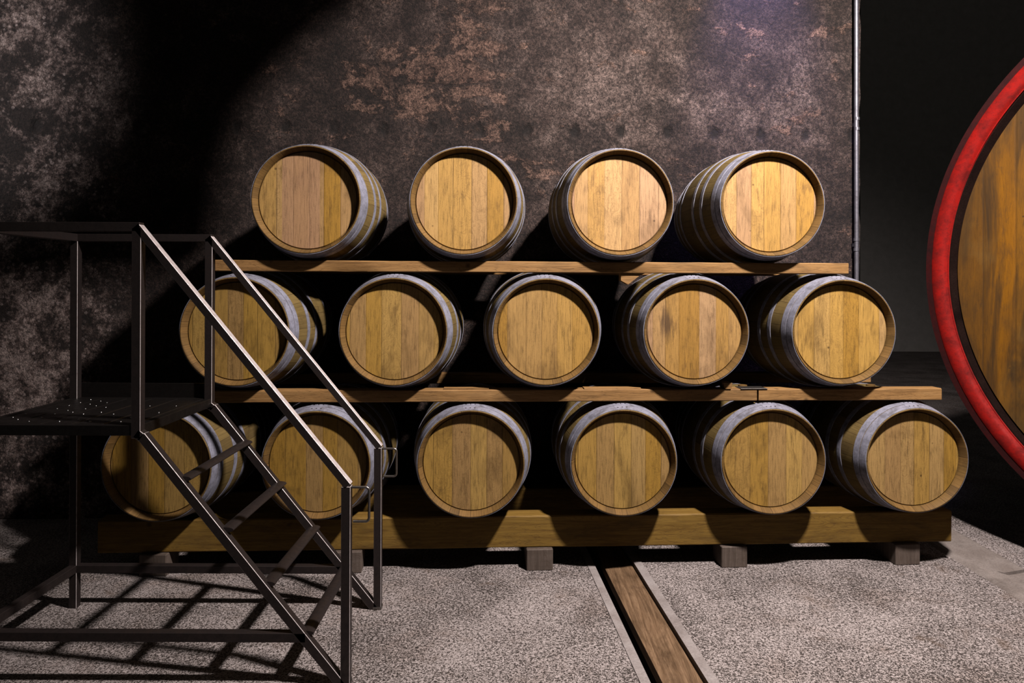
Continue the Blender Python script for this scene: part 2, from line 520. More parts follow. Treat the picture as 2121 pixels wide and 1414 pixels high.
    b.inputs['Specular IOR Level'].default_value = 0.2
    h = t.math('ADD', t.math('MULTIPLY', fine, 0.6), t.math('MULTIPLY', pk, 0.25))
    h = t.math('ADD', h, t.math('MULTIPLY', vfine, 0.25))
    h = t.math('SUBTRACT', h, hole)
    t.bump(h, 0.9, 0.02, b)
    return m


def mat_floor():
    m, nt, b = new_mat('exposed_aggregate'); t = NT(nt)
    tc = t.n('ShaderNodeTexCoord').outputs['Object']
    n1 = t.noise(tc, 105, 3, 0.55, 1.0)
    n2 = t.noise(tc, 220, 2, 0.6, 0.5)
    s = t.math('ADD', t.math('MULTIPLY', n1, 0.62), t.math('MULTIPLY', n2, 0.38))
    area = t.noise(tc, 2.3, 5, 0.6, 0.3)
    # worn places show fewer dark gaps
    s = t.math('ADD', s, t.math('MULTIPLY', t.math('SUBTRACT', area, 0.5), 0.16))
    c = t.ramp(s, [(0.455, (0.035, 0.025, 0.020)), (0.485, (0.17, 0.135, 0.118)), (0.515, (0.44, 0.375, 0.350)), (0.62, (0.62, 0.545, 0.525))])
    st = t.noise(tc, 1.7, 6, 0.65, 0.6)
    c = t.mix(t.math('MULTIPLY', t.ramp(st, [(0.52, 0.0), (0.68, 1.0)]), 0.5), c, t.mix(1.0, c, (0.55, 0.42, 0.32), 'MULTIPLY'))
    st2 = t.noise(t.mapping(tc, loc=(5, 3, 0)), 5, 5, 0.6, 0.6)
    c = t.mix(t.math('MULTIPLY', t.ramp(st2, [(0.60, 0.0), (0.72, 1.0)]), 0.5), c, (0.14, 0.085, 0.05))
    t.base(c, b)
    b.inputs['Roughness'].default_value = 0.7
    b.inputs['Specular IOR Level'].default_value = 0.3
    t.bump(t.ramp(s, [(0.42, 0.0), (0.52, 1.0)]), 0.6, 0.004, b)
    return m


def mat_concrete(name, a, c2, dirt=0.5, dirtc=(0.07, 0.055, 0.045)):
    m, nt, b = new_mat(name); t = NT(nt)
    tc = t.n('ShaderNodeTexCoord').outputs['Object']
    n1 = t.noise(tc, 6, 6, 0.65, 0.3)
    n2 = t.noise(tc, 120, 4, 0.7)
    c = t.ramp(n1, [(0.35, a), (0.65, c2)])
    c = t.mix(1.0, c, t.ramp(n2, [(0.3, 0.75), (0.7, 1.15)]), 'MULTIPLY')
    n3 = t.noise(tc, 2.6, 6, 0.7, 0.6)
    c = t.mix(t.math('MULTIPLY', t.ramp(n3, [(0.52, 0.0), (0.68, 1.0)]), dirt), c, dirtc)
    t.base(c, b)
    b.inputs['Roughness'].default_value = 0.75
    b.inputs['Specular IOR Level'].default_value = 0.12
    t.bump(n2, 0.3, 0.002, b)
    return m


TONES = [(0.0, (0.47, 0.255, 0.042)), (0.22, (0.60, 0.355, 0.085)), (0.42, (0.52, 0.31, 0.095)),
         (0.58, (0.64, 0.40, 0.125)), (0.78, (0.50, 0.30, 0.125)), (1.0, (0.58, 0.365, 0.140))]
M_HEAD = mat_head('oak_head', 0.088, TONES)
M_STAVE = mat_staves('oak_staves', 30, [(0.0, (0.21, 0.145, 0.048)), (0.5, (0.27, 0.185, 0.064)), (1.0, (0.17, 0.115, 0.042))])
M_CHIME = mat_staves('oak_stave_ends', 30, [(0.0, (0.21, 0.12, 0.035)), (0.5, (0.28, 0.155, 0.048)), (1.0, (0.15, 0.085, 0.028))])
M_HOOP = mat_metal('galvanised_hoop', (0.52, 0.52, 0.64), (0.20, 0.195, 0.235), 0.5, 0.35, rust=(0.10, 0.075, 0.06), scale=16)
M_STEEL = mat_metal('stair_steel', (0.075, 0.056, 0.052), (0.036, 0.026, 0.024), 0.42, 0.65, rust=(0.07, 0.045, 0.038), scale=26)
M_HIGHLIGHT = mat_metal('highlight_steel', (1.0, 0.90, 0.88), (0.62, 0.52, 0.50), 0.45, 0.25, scale=40)  # paler steel: lamp highlights painted on handrail tops and bar edges
M_ROD = mat_metal('bright_rod', (0.55, 0.50, 0.46), (0.32, 0.28, 0.25), 0.3, 0.95, scale=30)
M_PLATE = mat_metal('grating_steel', (0.07, 0.06, 0.055), (0.03, 0.025, 0.022), 0.4, 0.9, scale=22)
M_STUD = mat_metal('worn_stud', (0.75, 0.74, 0.74), (0.5, 0.5, 0.5), 0.22, 1.0, scale=60)
M_BEAM = mat_beam('shelf_timber', [(0.22, 0.11, 0.035), (0.40, 0.215, 0.075), (0.50, 0.29, 0.115)], dark=0.45)
M_SILL = mat_beam('sill_timber', [(0.16, 0.08, 0.014), (0.27, 0.155, 0.030), (0.36, 0.215, 0.046)], dark=0.5)
M_BLOCK = mat_beam('block_timber', [(0.06, 0.038, 0.026), (0.15, 0.105, 0.078), (0.26, 0.20, 0.165)], axis=2, dark=0.92, grey=0.35)
M_DRAIN = mat_beam('drain_board_wood', [(0.09, 0.05, 0.025), (0.24, 0.145, 0.078), (0.42, 0.27, 0.155)], axis=0, dark=0.97)
M_WALL = mat_wall()
M_FLOOR = mat_floor()
M_CURB = mat_concrete('smooth_curb', (0.34, 0.29, 0.27), (0.46, 0.41, 0.39), 0.35)
M_GUTTER = mat_concrete('gutter_concrete', (0.26, 0.215, 0.19), (0.36, 0.31, 0.28), 0.6)
M_PIT = mat_concrete('drain_pit', (0.03, 0.024, 0.02), (0.05, 0.04, 0.032), 0.6, (0.015, 0.012, 0.01))
M_DARK = mat_concrete('sooty_masonry', (0.62, 0.59, 0.55), (0.72, 0.68, 0.64), 0.4, (0.5, 0.47, 0.44))
M_PIPE = mat_metal('pipe_zinc', (0.34, 0.33, 0.38), (0.16, 0.15, 0.17), 0.42, 0.75, scale=18)
M_RED = mat_metal('red_paint', (0.36, 0.010, 0.007), (0.14, 0.007, 0.006), 0.62, 0.0, rust=(0.10, 0.014, 0.012), scale=9)
M_RED_D = mat_metal('dull_red_paint', (0.045, 0.006, 0.006), (0.022, 0.004, 0.004), 0.6, 0.0, scale=9)
CT = [(0.0, (0.36, 0.145, 0.006)), (0.25, (0.45, 0.195, 0.009)), (0.5, (0.28, 0.130, 0.016)),
      (0.75, (0.41, 0.165, 0.007)), (1.0, (0.35, 0.145, 0.011))]
M_CASKHEAD = mat_head('cask_head_oak', 0.19, CT, streak=0.8, grain_amt=0.3)
M_CASKSTAVE = mat_staves('cask_staves', 44, [(0.0, (0.16, 0.085, 0.025)), (0.5, (0.20, 0.11, 0.035)), (1.0, (0.13, 0.07, 0.025))])
M_BLACK = mat_concrete('rim_shade_black', (0.012, 0.007, 0.006), (0.02, 0.011, 0.009), 0.5, (0.006, 0.004, 0.004))  # black colour stands in for the shade inside the cask rim
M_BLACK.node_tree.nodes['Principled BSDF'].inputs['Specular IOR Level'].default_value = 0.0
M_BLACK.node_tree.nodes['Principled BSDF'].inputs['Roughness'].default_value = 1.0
M_SOOTWOOD = mat_beam('dark_cradle_wood', [(0.03, 0.02, 0.014), (0.05, 0.032, 0.02), (0.07, 0.045, 0.03)], dark=0.5)


# ============================================================ rack frame of reference
YAW = math.atan(0.047)
Y0 = 3.711                          # plane of the barrel fronts at x = 0
DX, DY = math.cos(YAW), math.sin(YAW)


def rk(x, d=0.0, z=0.0):
    """rack coordinates (run x, depth d behind the barrel fronts, height) -> world"""
    return Vector((x * DX - d * DY, Y0 + x * DY + d * DX, z))


def rx(px):
    """run along the rack of a column of the photo at the barrel-front plane"""
    a = (px - 1060.5) / F_PX
    return a * Y0 / (1 - a * 0.047) / DX


# ============================================================ floor, walls
def floor_piece(name, poly, z0, z1, mat):
    bm = bmesh.new()
    top = [bm.verts.new((x, y, z1)) for x, y in poly]
    bot = [bm.verts.new((x, y, z0)) for x, y in poly]
    bm.faces.new(top); bm.faces.new(list(reversed(bot)))
    n = len(poly)
    for i in range(n):
        bm.faces.new((top[i], bot[i], bot[(i + 1) % n], top[(i + 1) % n]))
    return tag(link(name, bm, mat), kind='structure')


def chx(x, y, y_ref=3.8, k=-0.072):
    return x + (y - y_ref) * k


YN, YF = 0.4, 17.0
XO_L, XI_L, XI_R, XO_R = 0.437, 0.478, 0.706, 0.752
floor_piece('floor', [(-6.5, YN), (chx(XO_L, YN), YN), (chx(XO_L, YF), YF), (-6.5, YF)], -0.25, 0.0, M_FLOOR)
floor_piece('floor', [(chx(XO_R, YN), YN), (2.55, YN), (2.55, YF), (chx(XO_R, YF), YF)], -0.25, 0.0, M_FLOOR)
floor_piece('floor', [(2.86, YN), (16.0, YN), (16.0, YF), (2.86, YF)], -0.25, 0.0, M_FLOOR)
floor_piece('floor', [(chx(XI_L, YN), YN), (chx(XI_R, YN), YN), (chx(XI_R, YF), YF), (chx(XI_L, YF), YF)], -0.25, -0.12, M_PIT)
floor_piece('trim_1', [(chx(XO_L, YN), YN), (chx(XI_L, YN), YN), (chx(XI_L, YF), YF), (chx(XO_L, YF), YF)], -0.25, 0.004, M_CURB)
floor_piece('trim_2', [(chx(XI_R, YN), YN), (chx(XO_R, YN), YN), (chx(XO_R, YF), YF), (chx(XI_R, YF), YF)], -0.25, 0.004, M_CURB)

# gutter strip at the right: ribbed concrete, broken across once
bm = bmesh.new()
prof = [(2.55, 0.0), (2.57, 0.012), (2.60, 0.012), (2.612, 0.004), (2.635, 0.004), (2.648, 0.012), (2.668, 0.010),
        (2.682, 0.0), (2.71, 0.0), (2.725, 0.010), (2.83, 0.012), (2.86, 0.0)]
ys = [YN, 1.5, 2.5, 3.2, 3.6, 3.75, 3.838, 3.845, 3.862, 3.870, 4.0, 4.3, 4.8, 5.5, YF]
rows = []
for y in ys:
    dz = 0.0
    if y in (3.845, 3.862): dz = -0.09
    rows.append([bm.verts.new((x + 0.0, y + 0.06 * math.sin((x - 2.55) * 22) * (1 if 3.8 < y < 3.9 else 0), z + (dz if x > 2.69 and x < 2.85 else 0))) for x, z in prof] +
                [bm.verts.new((2.86, y, -0.2)), bm.verts.new((2.55, y, -0.2))])
for a, b_ in zip(rows, rows[1:]):
    n = len(a)
    for i in range(n):
        bm.faces.new((a[i], a[(i + 1) % n], b_[(i + 1) % n], b_[i]))
bm.faces.new(rows[0]); bm.faces.new(list(reversed(rows[-1])))
tag(link('trim_3', bm, M_GUTTER), kind='structure')

# weathered board lying in the drain
bm = bmesh.new()
vv = []
for y in (1.2, 2.0, 2.4, 2.8, 3.1, 3.5, 4.1, 4.6):
    xl = chx(0.532, y) - (0.0 if y > 3 else 0.0); xr = chx(0.698, y)
    wl = random.uniform(-0.004, 0.004)
    ring = [(xl + wl, -0.05), (xl + 0.006 + wl, -0.016), (xl + 0.06, -0.012 + random.uniform(-.002, .002)), (xr - 0.02, -0.013), (xr, -0.018), (xr, -0.05)]
    vv.append([bm.verts.new((x, y, z)) for x, z in ring])
for a, b_ in zip(vv, vv[1:]):
    for i in range(6): bm.faces.new((a[i], a[(i + 1) % 6], b_[(i + 1) % 6], b_[i]))
bm.faces.new(vv[0]); bm.faces.new(list(reversed(vv[-1])))
# local X must follow the grain: rotate the mesh under the object
bmesh.ops.rotate(bm, verts=bm.verts, cent=(0.6, 3, 0), matrix=Matrix.Rotation(R(-90), 3, 'Z'))
ob = link('drain_board', bm, M_DRAIN, smooth=30)
mr = Matrix.Translation((0.6, 3, 0)) @ Matrix.Rotation(R(90), 4, 'Z') @ Matrix.Translation((-0.6, -3, 0))
ob.matrix_world = mr
ob.color = (0.3, 1, 0.5, 1)
tag(ob, 'stained brown wooden board lying in the floor drain between two pale kerbs', 'board')
# low bearers that carry the board
bm = bmesh.new()
for y in (1.4, 2.6, 3.4, 4.4):
    box(bm, chx(0.56, y), chx(0.66, y), y - 0.04, y + 0.04, -0.12, -0.05)
tag(link('drain_bearer', bm, M_PIT), kind='structure')

# back wall (front face at local y = 0), follows the rack
WD = 1.10
bm = bmesh.new()
x0, x1, z1 = -5.6, rx(1060.5) + 2.50, 4.6
nx, nz = 84, 46
grid = []
rngw = random.Random(3)
for i in range(nx + 1):
    colv = []
    for j in range(nz + 1):
        x = x0 + (x1 - x0) * i / nx; z = z1 * j / nz
        dy = 0.0 if i in (0, nx) else rngw.uniform(-0.006, 0.006)
        if i == nx: x += rngw.uniform(-0.008, 0.004)
        colv.append(bm.verts.new((x, dy, z)))
    grid.append(colv)
for i in range(nx):
    for j in range(nz):
        bm.faces.new((grid[i][j], grid[i + 1][j], grid[i + 1][j + 1], grid[i][j + 1]))
bk = [bm.verts.new((x, 0.5, z)) for x, z in ((x0, 0), (x1, 0), (x1, z1), (x0, z1))]
bm.faces.new(list(reversed(bk)))
be = grid[0]; bm.faces.new([bk[0]] + be + [bk[3]])
be = grid[-1]; bm.faces.new([bk[1]] + be + [bk[2]])
bm.faces.new([grid[i][0] for i in range(nx + 1)] + [bk[1], bk[0]])
bm.faces.new([grid[i][-1] for i in range(nx + 1)] + [bk[2], bk[3]])
p = rk(0, WD)
wall = tag(link('wall_back', bm, M_WALL, loc=p, rz=YAW, smooth=40), kind='structure')

# dark room beyond the end of the wall
bm = bmesh.new(); box(bm, -3.5, 16, 17.0, 17.3, 0, 22)
tag(link('wall_far', bm, M_DARK), kind='structure')
bm = bmesh.new(); box(bm, 15.7, 16.0, 0.5, 17.0, 0, 22)
tag(link('wall_right', bm, M_DARK), kind='structure')
bm = bmesh.new(); box(bm, -5.6, -5.3, 0.5, 4.3, 0, 5.0)
tag(link('wall_left', bm, M_WALL), kind='structure')

# unseen slab added above the left of the rack: cuts the lamp's light on the wall
def onray(wx, wz, t_=0.4):
    P = rk(0, WD) + Vector((wx, (wx) * 0.047, 0))
    P = Vector((wx, P.y, wz))
    return LAMP + (P - LAMP) * t_
edge = [onray(-0.30, 3.98), onray(-0.95, 3.56), onray(-1.45, 3.22), onray(-1.78, 2.92), onray(-2.1, 2.55), onray(-2.25, 2.0), onray(-2.3, 1.5)]
poly = [(e.x, e.z) for e in edge] + [(-1.3, edge[-1].z - 0.12), (-1.3, 5.2), (edge[0].x + .35, 5.2)]
bm = bmesh.new()
fa = [bm.verts.new((x, edge[0].y, z)) for x, z in poly]
fb = [bm.verts.new((x - 0.05, edge[0].y + 0.12, z)) for x, z in poly]
bm.faces.new(fa); bm.faces.new(list(reversed(fb)))
for i in range(len(poly)):
    bm.faces.new((fa[i], fb[i], fb[(i + 1) % len(poly)], fa[(i + 1) % len(poly)]))
tag(link('shadow_slab', bm, M_PIT), kind='structure')

# pipe on the edge of the wall
pp = empty('downpipe', rk(0, WD) + Vector(((1790 - 1060.5) / 298.5, 0.047 * 2.43 - 0.052, 0)))
pp.location.z = 0
tag(pp, 'thin grey metal pipe running up the right-hand edge of the stained wall', 'pipe')
bm = bmesh.new(); tube(bm, [(0.012, 0, 0.0), (0.006, 0, 1.6), (0, 0, 2.6), (-0.008, 0, 4.5)], 0.0155, 20)
link('pipe', bm, M_PIPE, pp, smooth=40)
for z in (0.62, 1.86, 2.70):
    bm = bmesh.new()
    for dz in (-0.035, 0.035):
        tube(bm, [(0.003, 0, z + dz - 0.010), (0.003, 0, z + dz + 0.010)], 0.0185, 20)
    box(bm, -0.010, 0.016, 0.0, 0.034, z - 0.012, z + 0.012)
    link('pipe_clamp', bm, M_PIPE, pp, smooth=40)

# ============================================================ barrels
RR, RB, BL = 0.283, 0.340, 0.94     # rim radius, bilge radius, length


def rad(d):
    q = (d - BL / 2) / (BL / 2)
    return RB - (RB - RR) * q * q


def make_barrel():
    t = empty('oak_barrel', (0, 0, 0))
    cz = RB
    # staves: outer skin + bevelled chime + inner walls at both ends
    bm = bmesh.new()
    N = 30
    outer = [(0.004 + (BL - 0.008) * i / N, rad(0.004 + (BL - 0.008) * i / N)) for i in range(N + 1)]
    front = [(0.070, 0.2610), (0.044, 0.2605), (0.030, 0.2640), (0.006, 0.2740), (0.0, 0.2775), (0.0, RR - 0.002)]
    backp = [(BL - d, r) for d, r in reversed(front)]
    prof = front + outer + backp
    nf = len(front)
    lathe(bm, prof, 112, cz, mat=lambda i: 0 if nf - 1 <= i < nf + N else 1)
    link('staves', bm, [M_STAVE, M_CHIME], t, smooth=35)
    # heads
    for k, (d0, d1) in enumerate(((0.041, 0.060), (BL - 0.060, BL - 0.041))):
        bm = bmesh.new()
        n = 96
        r0 = 0.2595; rb_ = 0.2545
        dd = (d0, d1) if k == 0 else (d1, d0)
        ra = [bm.verts.new((r0 * math.sin(2 * math.pi * i / n), dd[1], r0 * math.cos(2 * math.pi * i / n))) for i in range(n)]
        rc = [bm.verts.new((rb_ * math.sin(2 * math.pi * i / n), dd[0], rb_ * math.cos(2 * math.pi * i / n))) for i in range(n)]
        rd = [bm.verts.new((r0 * math.sin(2 * math.pi * i / n), dd[0] + (0.006 if k == 0 else -0.006), r0 * math.cos(2 * math.pi * i / n))) for i in range(n)]
        bm.faces.new(rc); bm.faces.new(list(reversed(ra)))
        for i in range(n):
            j = (i + 1) % n
            bm.faces.new((rc[i], rc[j], rd[j], rd[i])); bm.faces.new((rd[i], rd[j], ra[j], ra[i]))
        link('head', bm, M_HEAD, t, loc=(0, 0, cz))
    # hoops: (start, end); chime, collar, quarter, bilge and their mirror images
    hs = [(0.003, 0.052), (0.058, 0.098), (0.205, 0.238), (0.322, 0.356)]
    hs += [(BL - b_, BL - a) for a, b_ in reversed(hs)]
    for a, b_ in hs:
        bm = bmesh.new()
        th = 0.0028
        pr = [(a, rad(a) + 0.0004), (a, rad(a) + th), ((a + b_) / 2, rad((a + b_) / 2) + th + 0.0006), (b_, rad(b_) + th), (b_, rad(b_) + 0.0004)]
        lathe(bm, pr, 112, cz, closed=True)
        # lap of the strap with rounded end, and its rivets, near the top
        a0 = -0.16; a1 = 0.13
        pr2 = [(a + 0.002, rad(a) + th - 0.001), (a + 0.002, rad(a) + th + 0.0014), (b_ - 0.002, rad(b_) + th + 0.0014), (b_ - 0.002, rad(b_) + th - 0.001)]
        rr_ = lathe(bm, pr2, 10, cz, closed=True, a0=a0, a1=a1)
        for k in (0, -1): bm.faces.new([ring[k] for ring in rr_])
        for an in (-0.10, -0.02, 0.06):
            rv = rad((a + b_) / 2) + th + 0.0008
            c0 = Vector((rv * math.sin(an), (a + b_) / 2, cz + rv * math.cos(an)))
            r_ = bmesh.ops.create_uvsphere(bm, u_segments=8, v_segments=5, radius=0.0045, matrix=Matrix.Translation(c0) @ Matrix.Diagonal((1, 1, 0.5, 1)))
            for f in set(f for v in r_['verts'] for f in v.link_faces): f.material_index = 1
        link('hoop', bm, [M_HOOP, M_PLATE], t, smooth=35)
    # bung in the bilge
    bm = bmesh.new()
    tube(bm, [(0, BL / 2, cz + RB - 0.004), (0, BL / 2, cz + RB + 0.008)], 0.026, 20)
    link('bung', bm, M_CHIME, t, smooth=40)
    return t


def copy_thing(root):
    c = root.copy(); COL.objects.link(c)
    for ch in list(root.children):
        d = ch.copy(); COL.objects.link(d); d.parent = c
    return c


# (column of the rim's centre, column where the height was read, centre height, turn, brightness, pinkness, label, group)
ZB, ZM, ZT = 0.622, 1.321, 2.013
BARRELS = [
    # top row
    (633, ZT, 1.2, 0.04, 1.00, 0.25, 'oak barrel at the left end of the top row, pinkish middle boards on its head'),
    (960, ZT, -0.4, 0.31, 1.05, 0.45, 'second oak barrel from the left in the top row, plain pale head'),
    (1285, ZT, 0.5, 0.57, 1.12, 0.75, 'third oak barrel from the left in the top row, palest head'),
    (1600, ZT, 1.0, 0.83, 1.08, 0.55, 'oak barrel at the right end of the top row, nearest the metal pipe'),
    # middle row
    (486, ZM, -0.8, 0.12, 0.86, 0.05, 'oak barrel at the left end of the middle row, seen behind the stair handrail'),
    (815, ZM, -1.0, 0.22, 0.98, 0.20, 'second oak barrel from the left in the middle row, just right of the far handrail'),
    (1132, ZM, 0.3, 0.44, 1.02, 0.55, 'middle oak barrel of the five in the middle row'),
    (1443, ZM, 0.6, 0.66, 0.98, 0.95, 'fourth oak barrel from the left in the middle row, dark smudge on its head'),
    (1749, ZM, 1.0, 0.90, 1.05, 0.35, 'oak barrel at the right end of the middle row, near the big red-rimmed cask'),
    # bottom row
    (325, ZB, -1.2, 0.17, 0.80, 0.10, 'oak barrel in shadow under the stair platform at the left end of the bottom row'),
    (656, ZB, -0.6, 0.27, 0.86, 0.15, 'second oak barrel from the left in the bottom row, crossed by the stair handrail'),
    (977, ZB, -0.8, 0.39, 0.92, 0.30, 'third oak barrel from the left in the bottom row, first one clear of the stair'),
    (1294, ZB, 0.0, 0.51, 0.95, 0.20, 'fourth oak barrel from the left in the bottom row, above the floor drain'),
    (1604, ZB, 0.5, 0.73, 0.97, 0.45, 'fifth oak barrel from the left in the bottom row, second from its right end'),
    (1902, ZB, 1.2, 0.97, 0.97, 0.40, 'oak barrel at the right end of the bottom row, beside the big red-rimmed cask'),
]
proto = make_barrel()
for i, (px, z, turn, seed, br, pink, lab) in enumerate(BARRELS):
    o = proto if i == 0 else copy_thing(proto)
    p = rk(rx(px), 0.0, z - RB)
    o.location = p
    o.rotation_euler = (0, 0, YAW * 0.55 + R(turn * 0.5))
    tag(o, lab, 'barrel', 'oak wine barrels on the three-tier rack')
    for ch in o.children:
        ch.color = (seed, br * {ZB: 0.88, ZM: 0.95, ZT: 1.0}[z], pink * {ZB: 0.35, ZM: 0.7, ZT: 1.0}[z], {0: 0.5, 7: 0.0}.get(i, 1.0))  # lower rows also dimmed in colour, standing in for weaker lamplight

# ============================================================ rack beams
def beam(name, xa, xb, d0, d1, z0, z1, mat, lab, seed, group=None, cat='beam', bev=0.004):
    bm = bmesh.new()
    L = xb - xa
    n = max(2, int(L / 0.12))
    rings = []
    rg = random.Random(int(seed * 1000))
    for i in range(n + 1):
        x = -L / 2 + L * i / n
        j = [rg.uniform(-0.0018, 0.0018) for _ in range(8)]
        w_ = (d1 - d0) / 2; h = z1 - z0; b_ = bev
        pts = [(-w_ + b_, 0), (w_ - b_, 0), (w_, b_), (w_, h - b_), (w_ - b_, h), (-w_ + b_, h), (-w_, h - b_), (-w_, b_)]
        rings.append([bm.verts.new((x, y + (j[k] if k in (0, 7, 5, 6) else 0), zz + (j[k] * 0.7 if k in (5, 6) else 0))) for k, (y, zz) in enumerate(pts)])
    for a, b2 in zip(rings, rings[1:]):
        for k in range(8): bm.faces.new((a[k], a[(k + 1) % 8], b2[(k + 1) % 8], b2[k]))
    bm.faces.new(rings[0]); bm.faces.new(list(reversed(rings[-1])))
    o = link(name, bm, mat, loc=rk((xa + xb) / 2, (d0 + d1) / 2, z0), rz=YAW, smooth=30)
    o.color = (seed, 1, 0.5, 1)
    tag(o, lab, cat, group)
    return o


# sill (lowest level)
beam('rack_beam', rx(170), rx(1967) * 1.053, 0.160, 0.270, 0.117, 0.292, M_SILL,
     'thick squared timber sill along the front, carrying the bottom row of barrels', 0.21, bev=0.006)
beam('rack_beam', rx(170), rx(1967) * 1.053, 0.68, 0.79, 0.117, 0.292, M_SILL,
     'squared timber sill at the rear, behind and under the bottom row of barrels', 0.64, bev=0.006)
# middle level: two boards butted under the fourth barrel
beam('rack_beam', rx(330), rx(1580), 0.075, 0.160, 0.938, 1.003, M_BEAM,
     'long timber beam between bottom and middle rows, left of the butt joint', 0.35)
beam('rack_beam', rx(1584), rx(1950) * 1.023, 0.075, 0.160, 0.938, 1.003, M_BEAM,
     'short timber beam under the rightmost middle-row barrel, right of the butt joint', 0.47)
beam('rack_beam', rx(330), rx(1950) * 1.023, 0.78, 0.865, 0.938, 1.003, M_BEAM,
     'rear timber beam in the dark behind, between bottom and middle rows', 0.52)
# top level
beam('rack_beam', rx(418), rx(1757) * 1.023, 0.075, 0.160, 1.637, 1.697, M_BEAM,
     'timber beam along the front, under the top row of barrels', 0.71)
beam('rack_beam', rx(418), rx(1757) * 1.023, 0.78, 0.865, 1.637, 1.697, M_BEAM,
     'rear timber beam in the dark behind, under the top row of barrels', 0.88)

# small thin packing boards on the middle beam and metal plate over the joint
for (xa, xb, lab, s) in ((rx(918), rx(1014), 'thin packing strip on the middle beam, between its second and third barrels', 0.15),
                         (rx(1216), rx(1336), 'thin packing strip on the middle beam, between its third and fourth barrels', 0.26)):
    beam('packing_strip', xa, xb, 0.085, 0.150, 1.003, 1.009, M_BEAM, lab, s, cat='wood strip', bev=0.001)
bm = bmesh.new(); box(bm, -0.075, 0.075, -0.045, 0.045, 0, 0.003, 0.001)
o = link('joint_plate', bm, M_ROD, loc=rk(rx(1574), 0.115, 1.0032), rz=YAW)
tag(o, 'small flat metal plate over the butt joint of the middle beam', 'metal plate')

# wedge beside a middle-row barrel
bm = bmesh.new()
vs8 = [bm.verts.new(v) for v in ((-0.016, -0.03, 0), (0.016, -0.03, 0), (0.016, 0.06, 0), (-0.016, 0.06, 0),
                                 (-0.026, -0.03, 0.036), (0.024, -0.03, 0.034), (0.024, 0.06, 0.034), (-0.026, 0.06, 0.036))]
for f in ((0, 3, 2, 1), (4, 5, 6, 7), (0, 1, 5, 4), (1, 2, 6, 5), (2, 3, 7, 6), (3, 0, 4, 7)): bm.faces.new([vs8[i] for i in f])
bmesh.ops.bevel(bm, geom=list(bm.edges), offset=0.0015, segments=1, affect='EDGES')
o = link('barrel_chock', bm, M_BEAM, loc=rk(rx(1519), 0.10, 1.003), rz=YAW)
tag(o, 'small wooden chock on the middle beam, right of the barrel with the dark smudge', 'wood wedge')
# wedge under the top beam
bm = bmesh.new()
pts = [(-0.075, 0.0), (0.06, 0.0), (0.03, -0.012), (-0.035, -0.062), (-0.075, -0.040)]
fa = [bm.verts.new((x, -0.03, z)) for x, z in pts]; fb = [bm.verts.new((x, 0.03, z)) for x, z in pts]
bm.faces.new(fa); bm.faces.new(list(reversed(fb)))
for i in range(5): bm.faces.new((fa[i], fb[i], fb[(i + 1) % 5], fa[(i + 1) % 5]))
o = link('wooden_bracket', bm, M_BEAM, loc=rk(rx(1322) + 0.0, 0.12, 1.6368), rz=YAW)
tag(o, 'small wedge-shaped wooden piece fixed under the top beam', 'wood bracket')

# blocks under the sill
for k, (px, lab) in enumerate(((1117, 'grey timber block under the sill, left of the floor drain'),
                               (1513, 'grey timber block under the sill, first one right of the floor drain'),
                               (1866, 'grey timber block under the right end of the sill'),
                               (727, 'dark timber block under the sill behind the foot of the stair'),
                               (330, 'dark timber block under the left end of the sill, below the platform'))):
    for dd, rear in ((0.130, ''), (0.66, 'rear ')):
        bm = bmesh.new(); box(bm, -0.073, 0.073, 0, 0.15, 0, 0.117, 0.004)
        o = link('support_block', bm, M_BLOCK, loc=rk(rx(px) * 1.055 + 0.012, dd, 0), rz=YAW + R(random.uniform(-3, 3)))
        o.color = (0.13 + 0.17 * k, 1, .5, 1)
        l2 = lab if not rear else lab.replace('timber block', 'rear block').replace('the sill', 'rear sill')
        tag(o, l2, 'block', 'timber blocks under the rack sills')

# ============================================================ platform stair
YNR, YFR = 2.746, 3.396
T = 0.036
st = empty('platform_stair', (-1.45, (YNR + YFR) / 2, 0))
OX, OY = -1.45, (YNR + YFR) / 2
tag(st, 'dark steel platform stair with sloping handrails, standing on the floor in front of the barrels', 'stair')


def S(x, y, z): return (x - OX, y - OY, z)


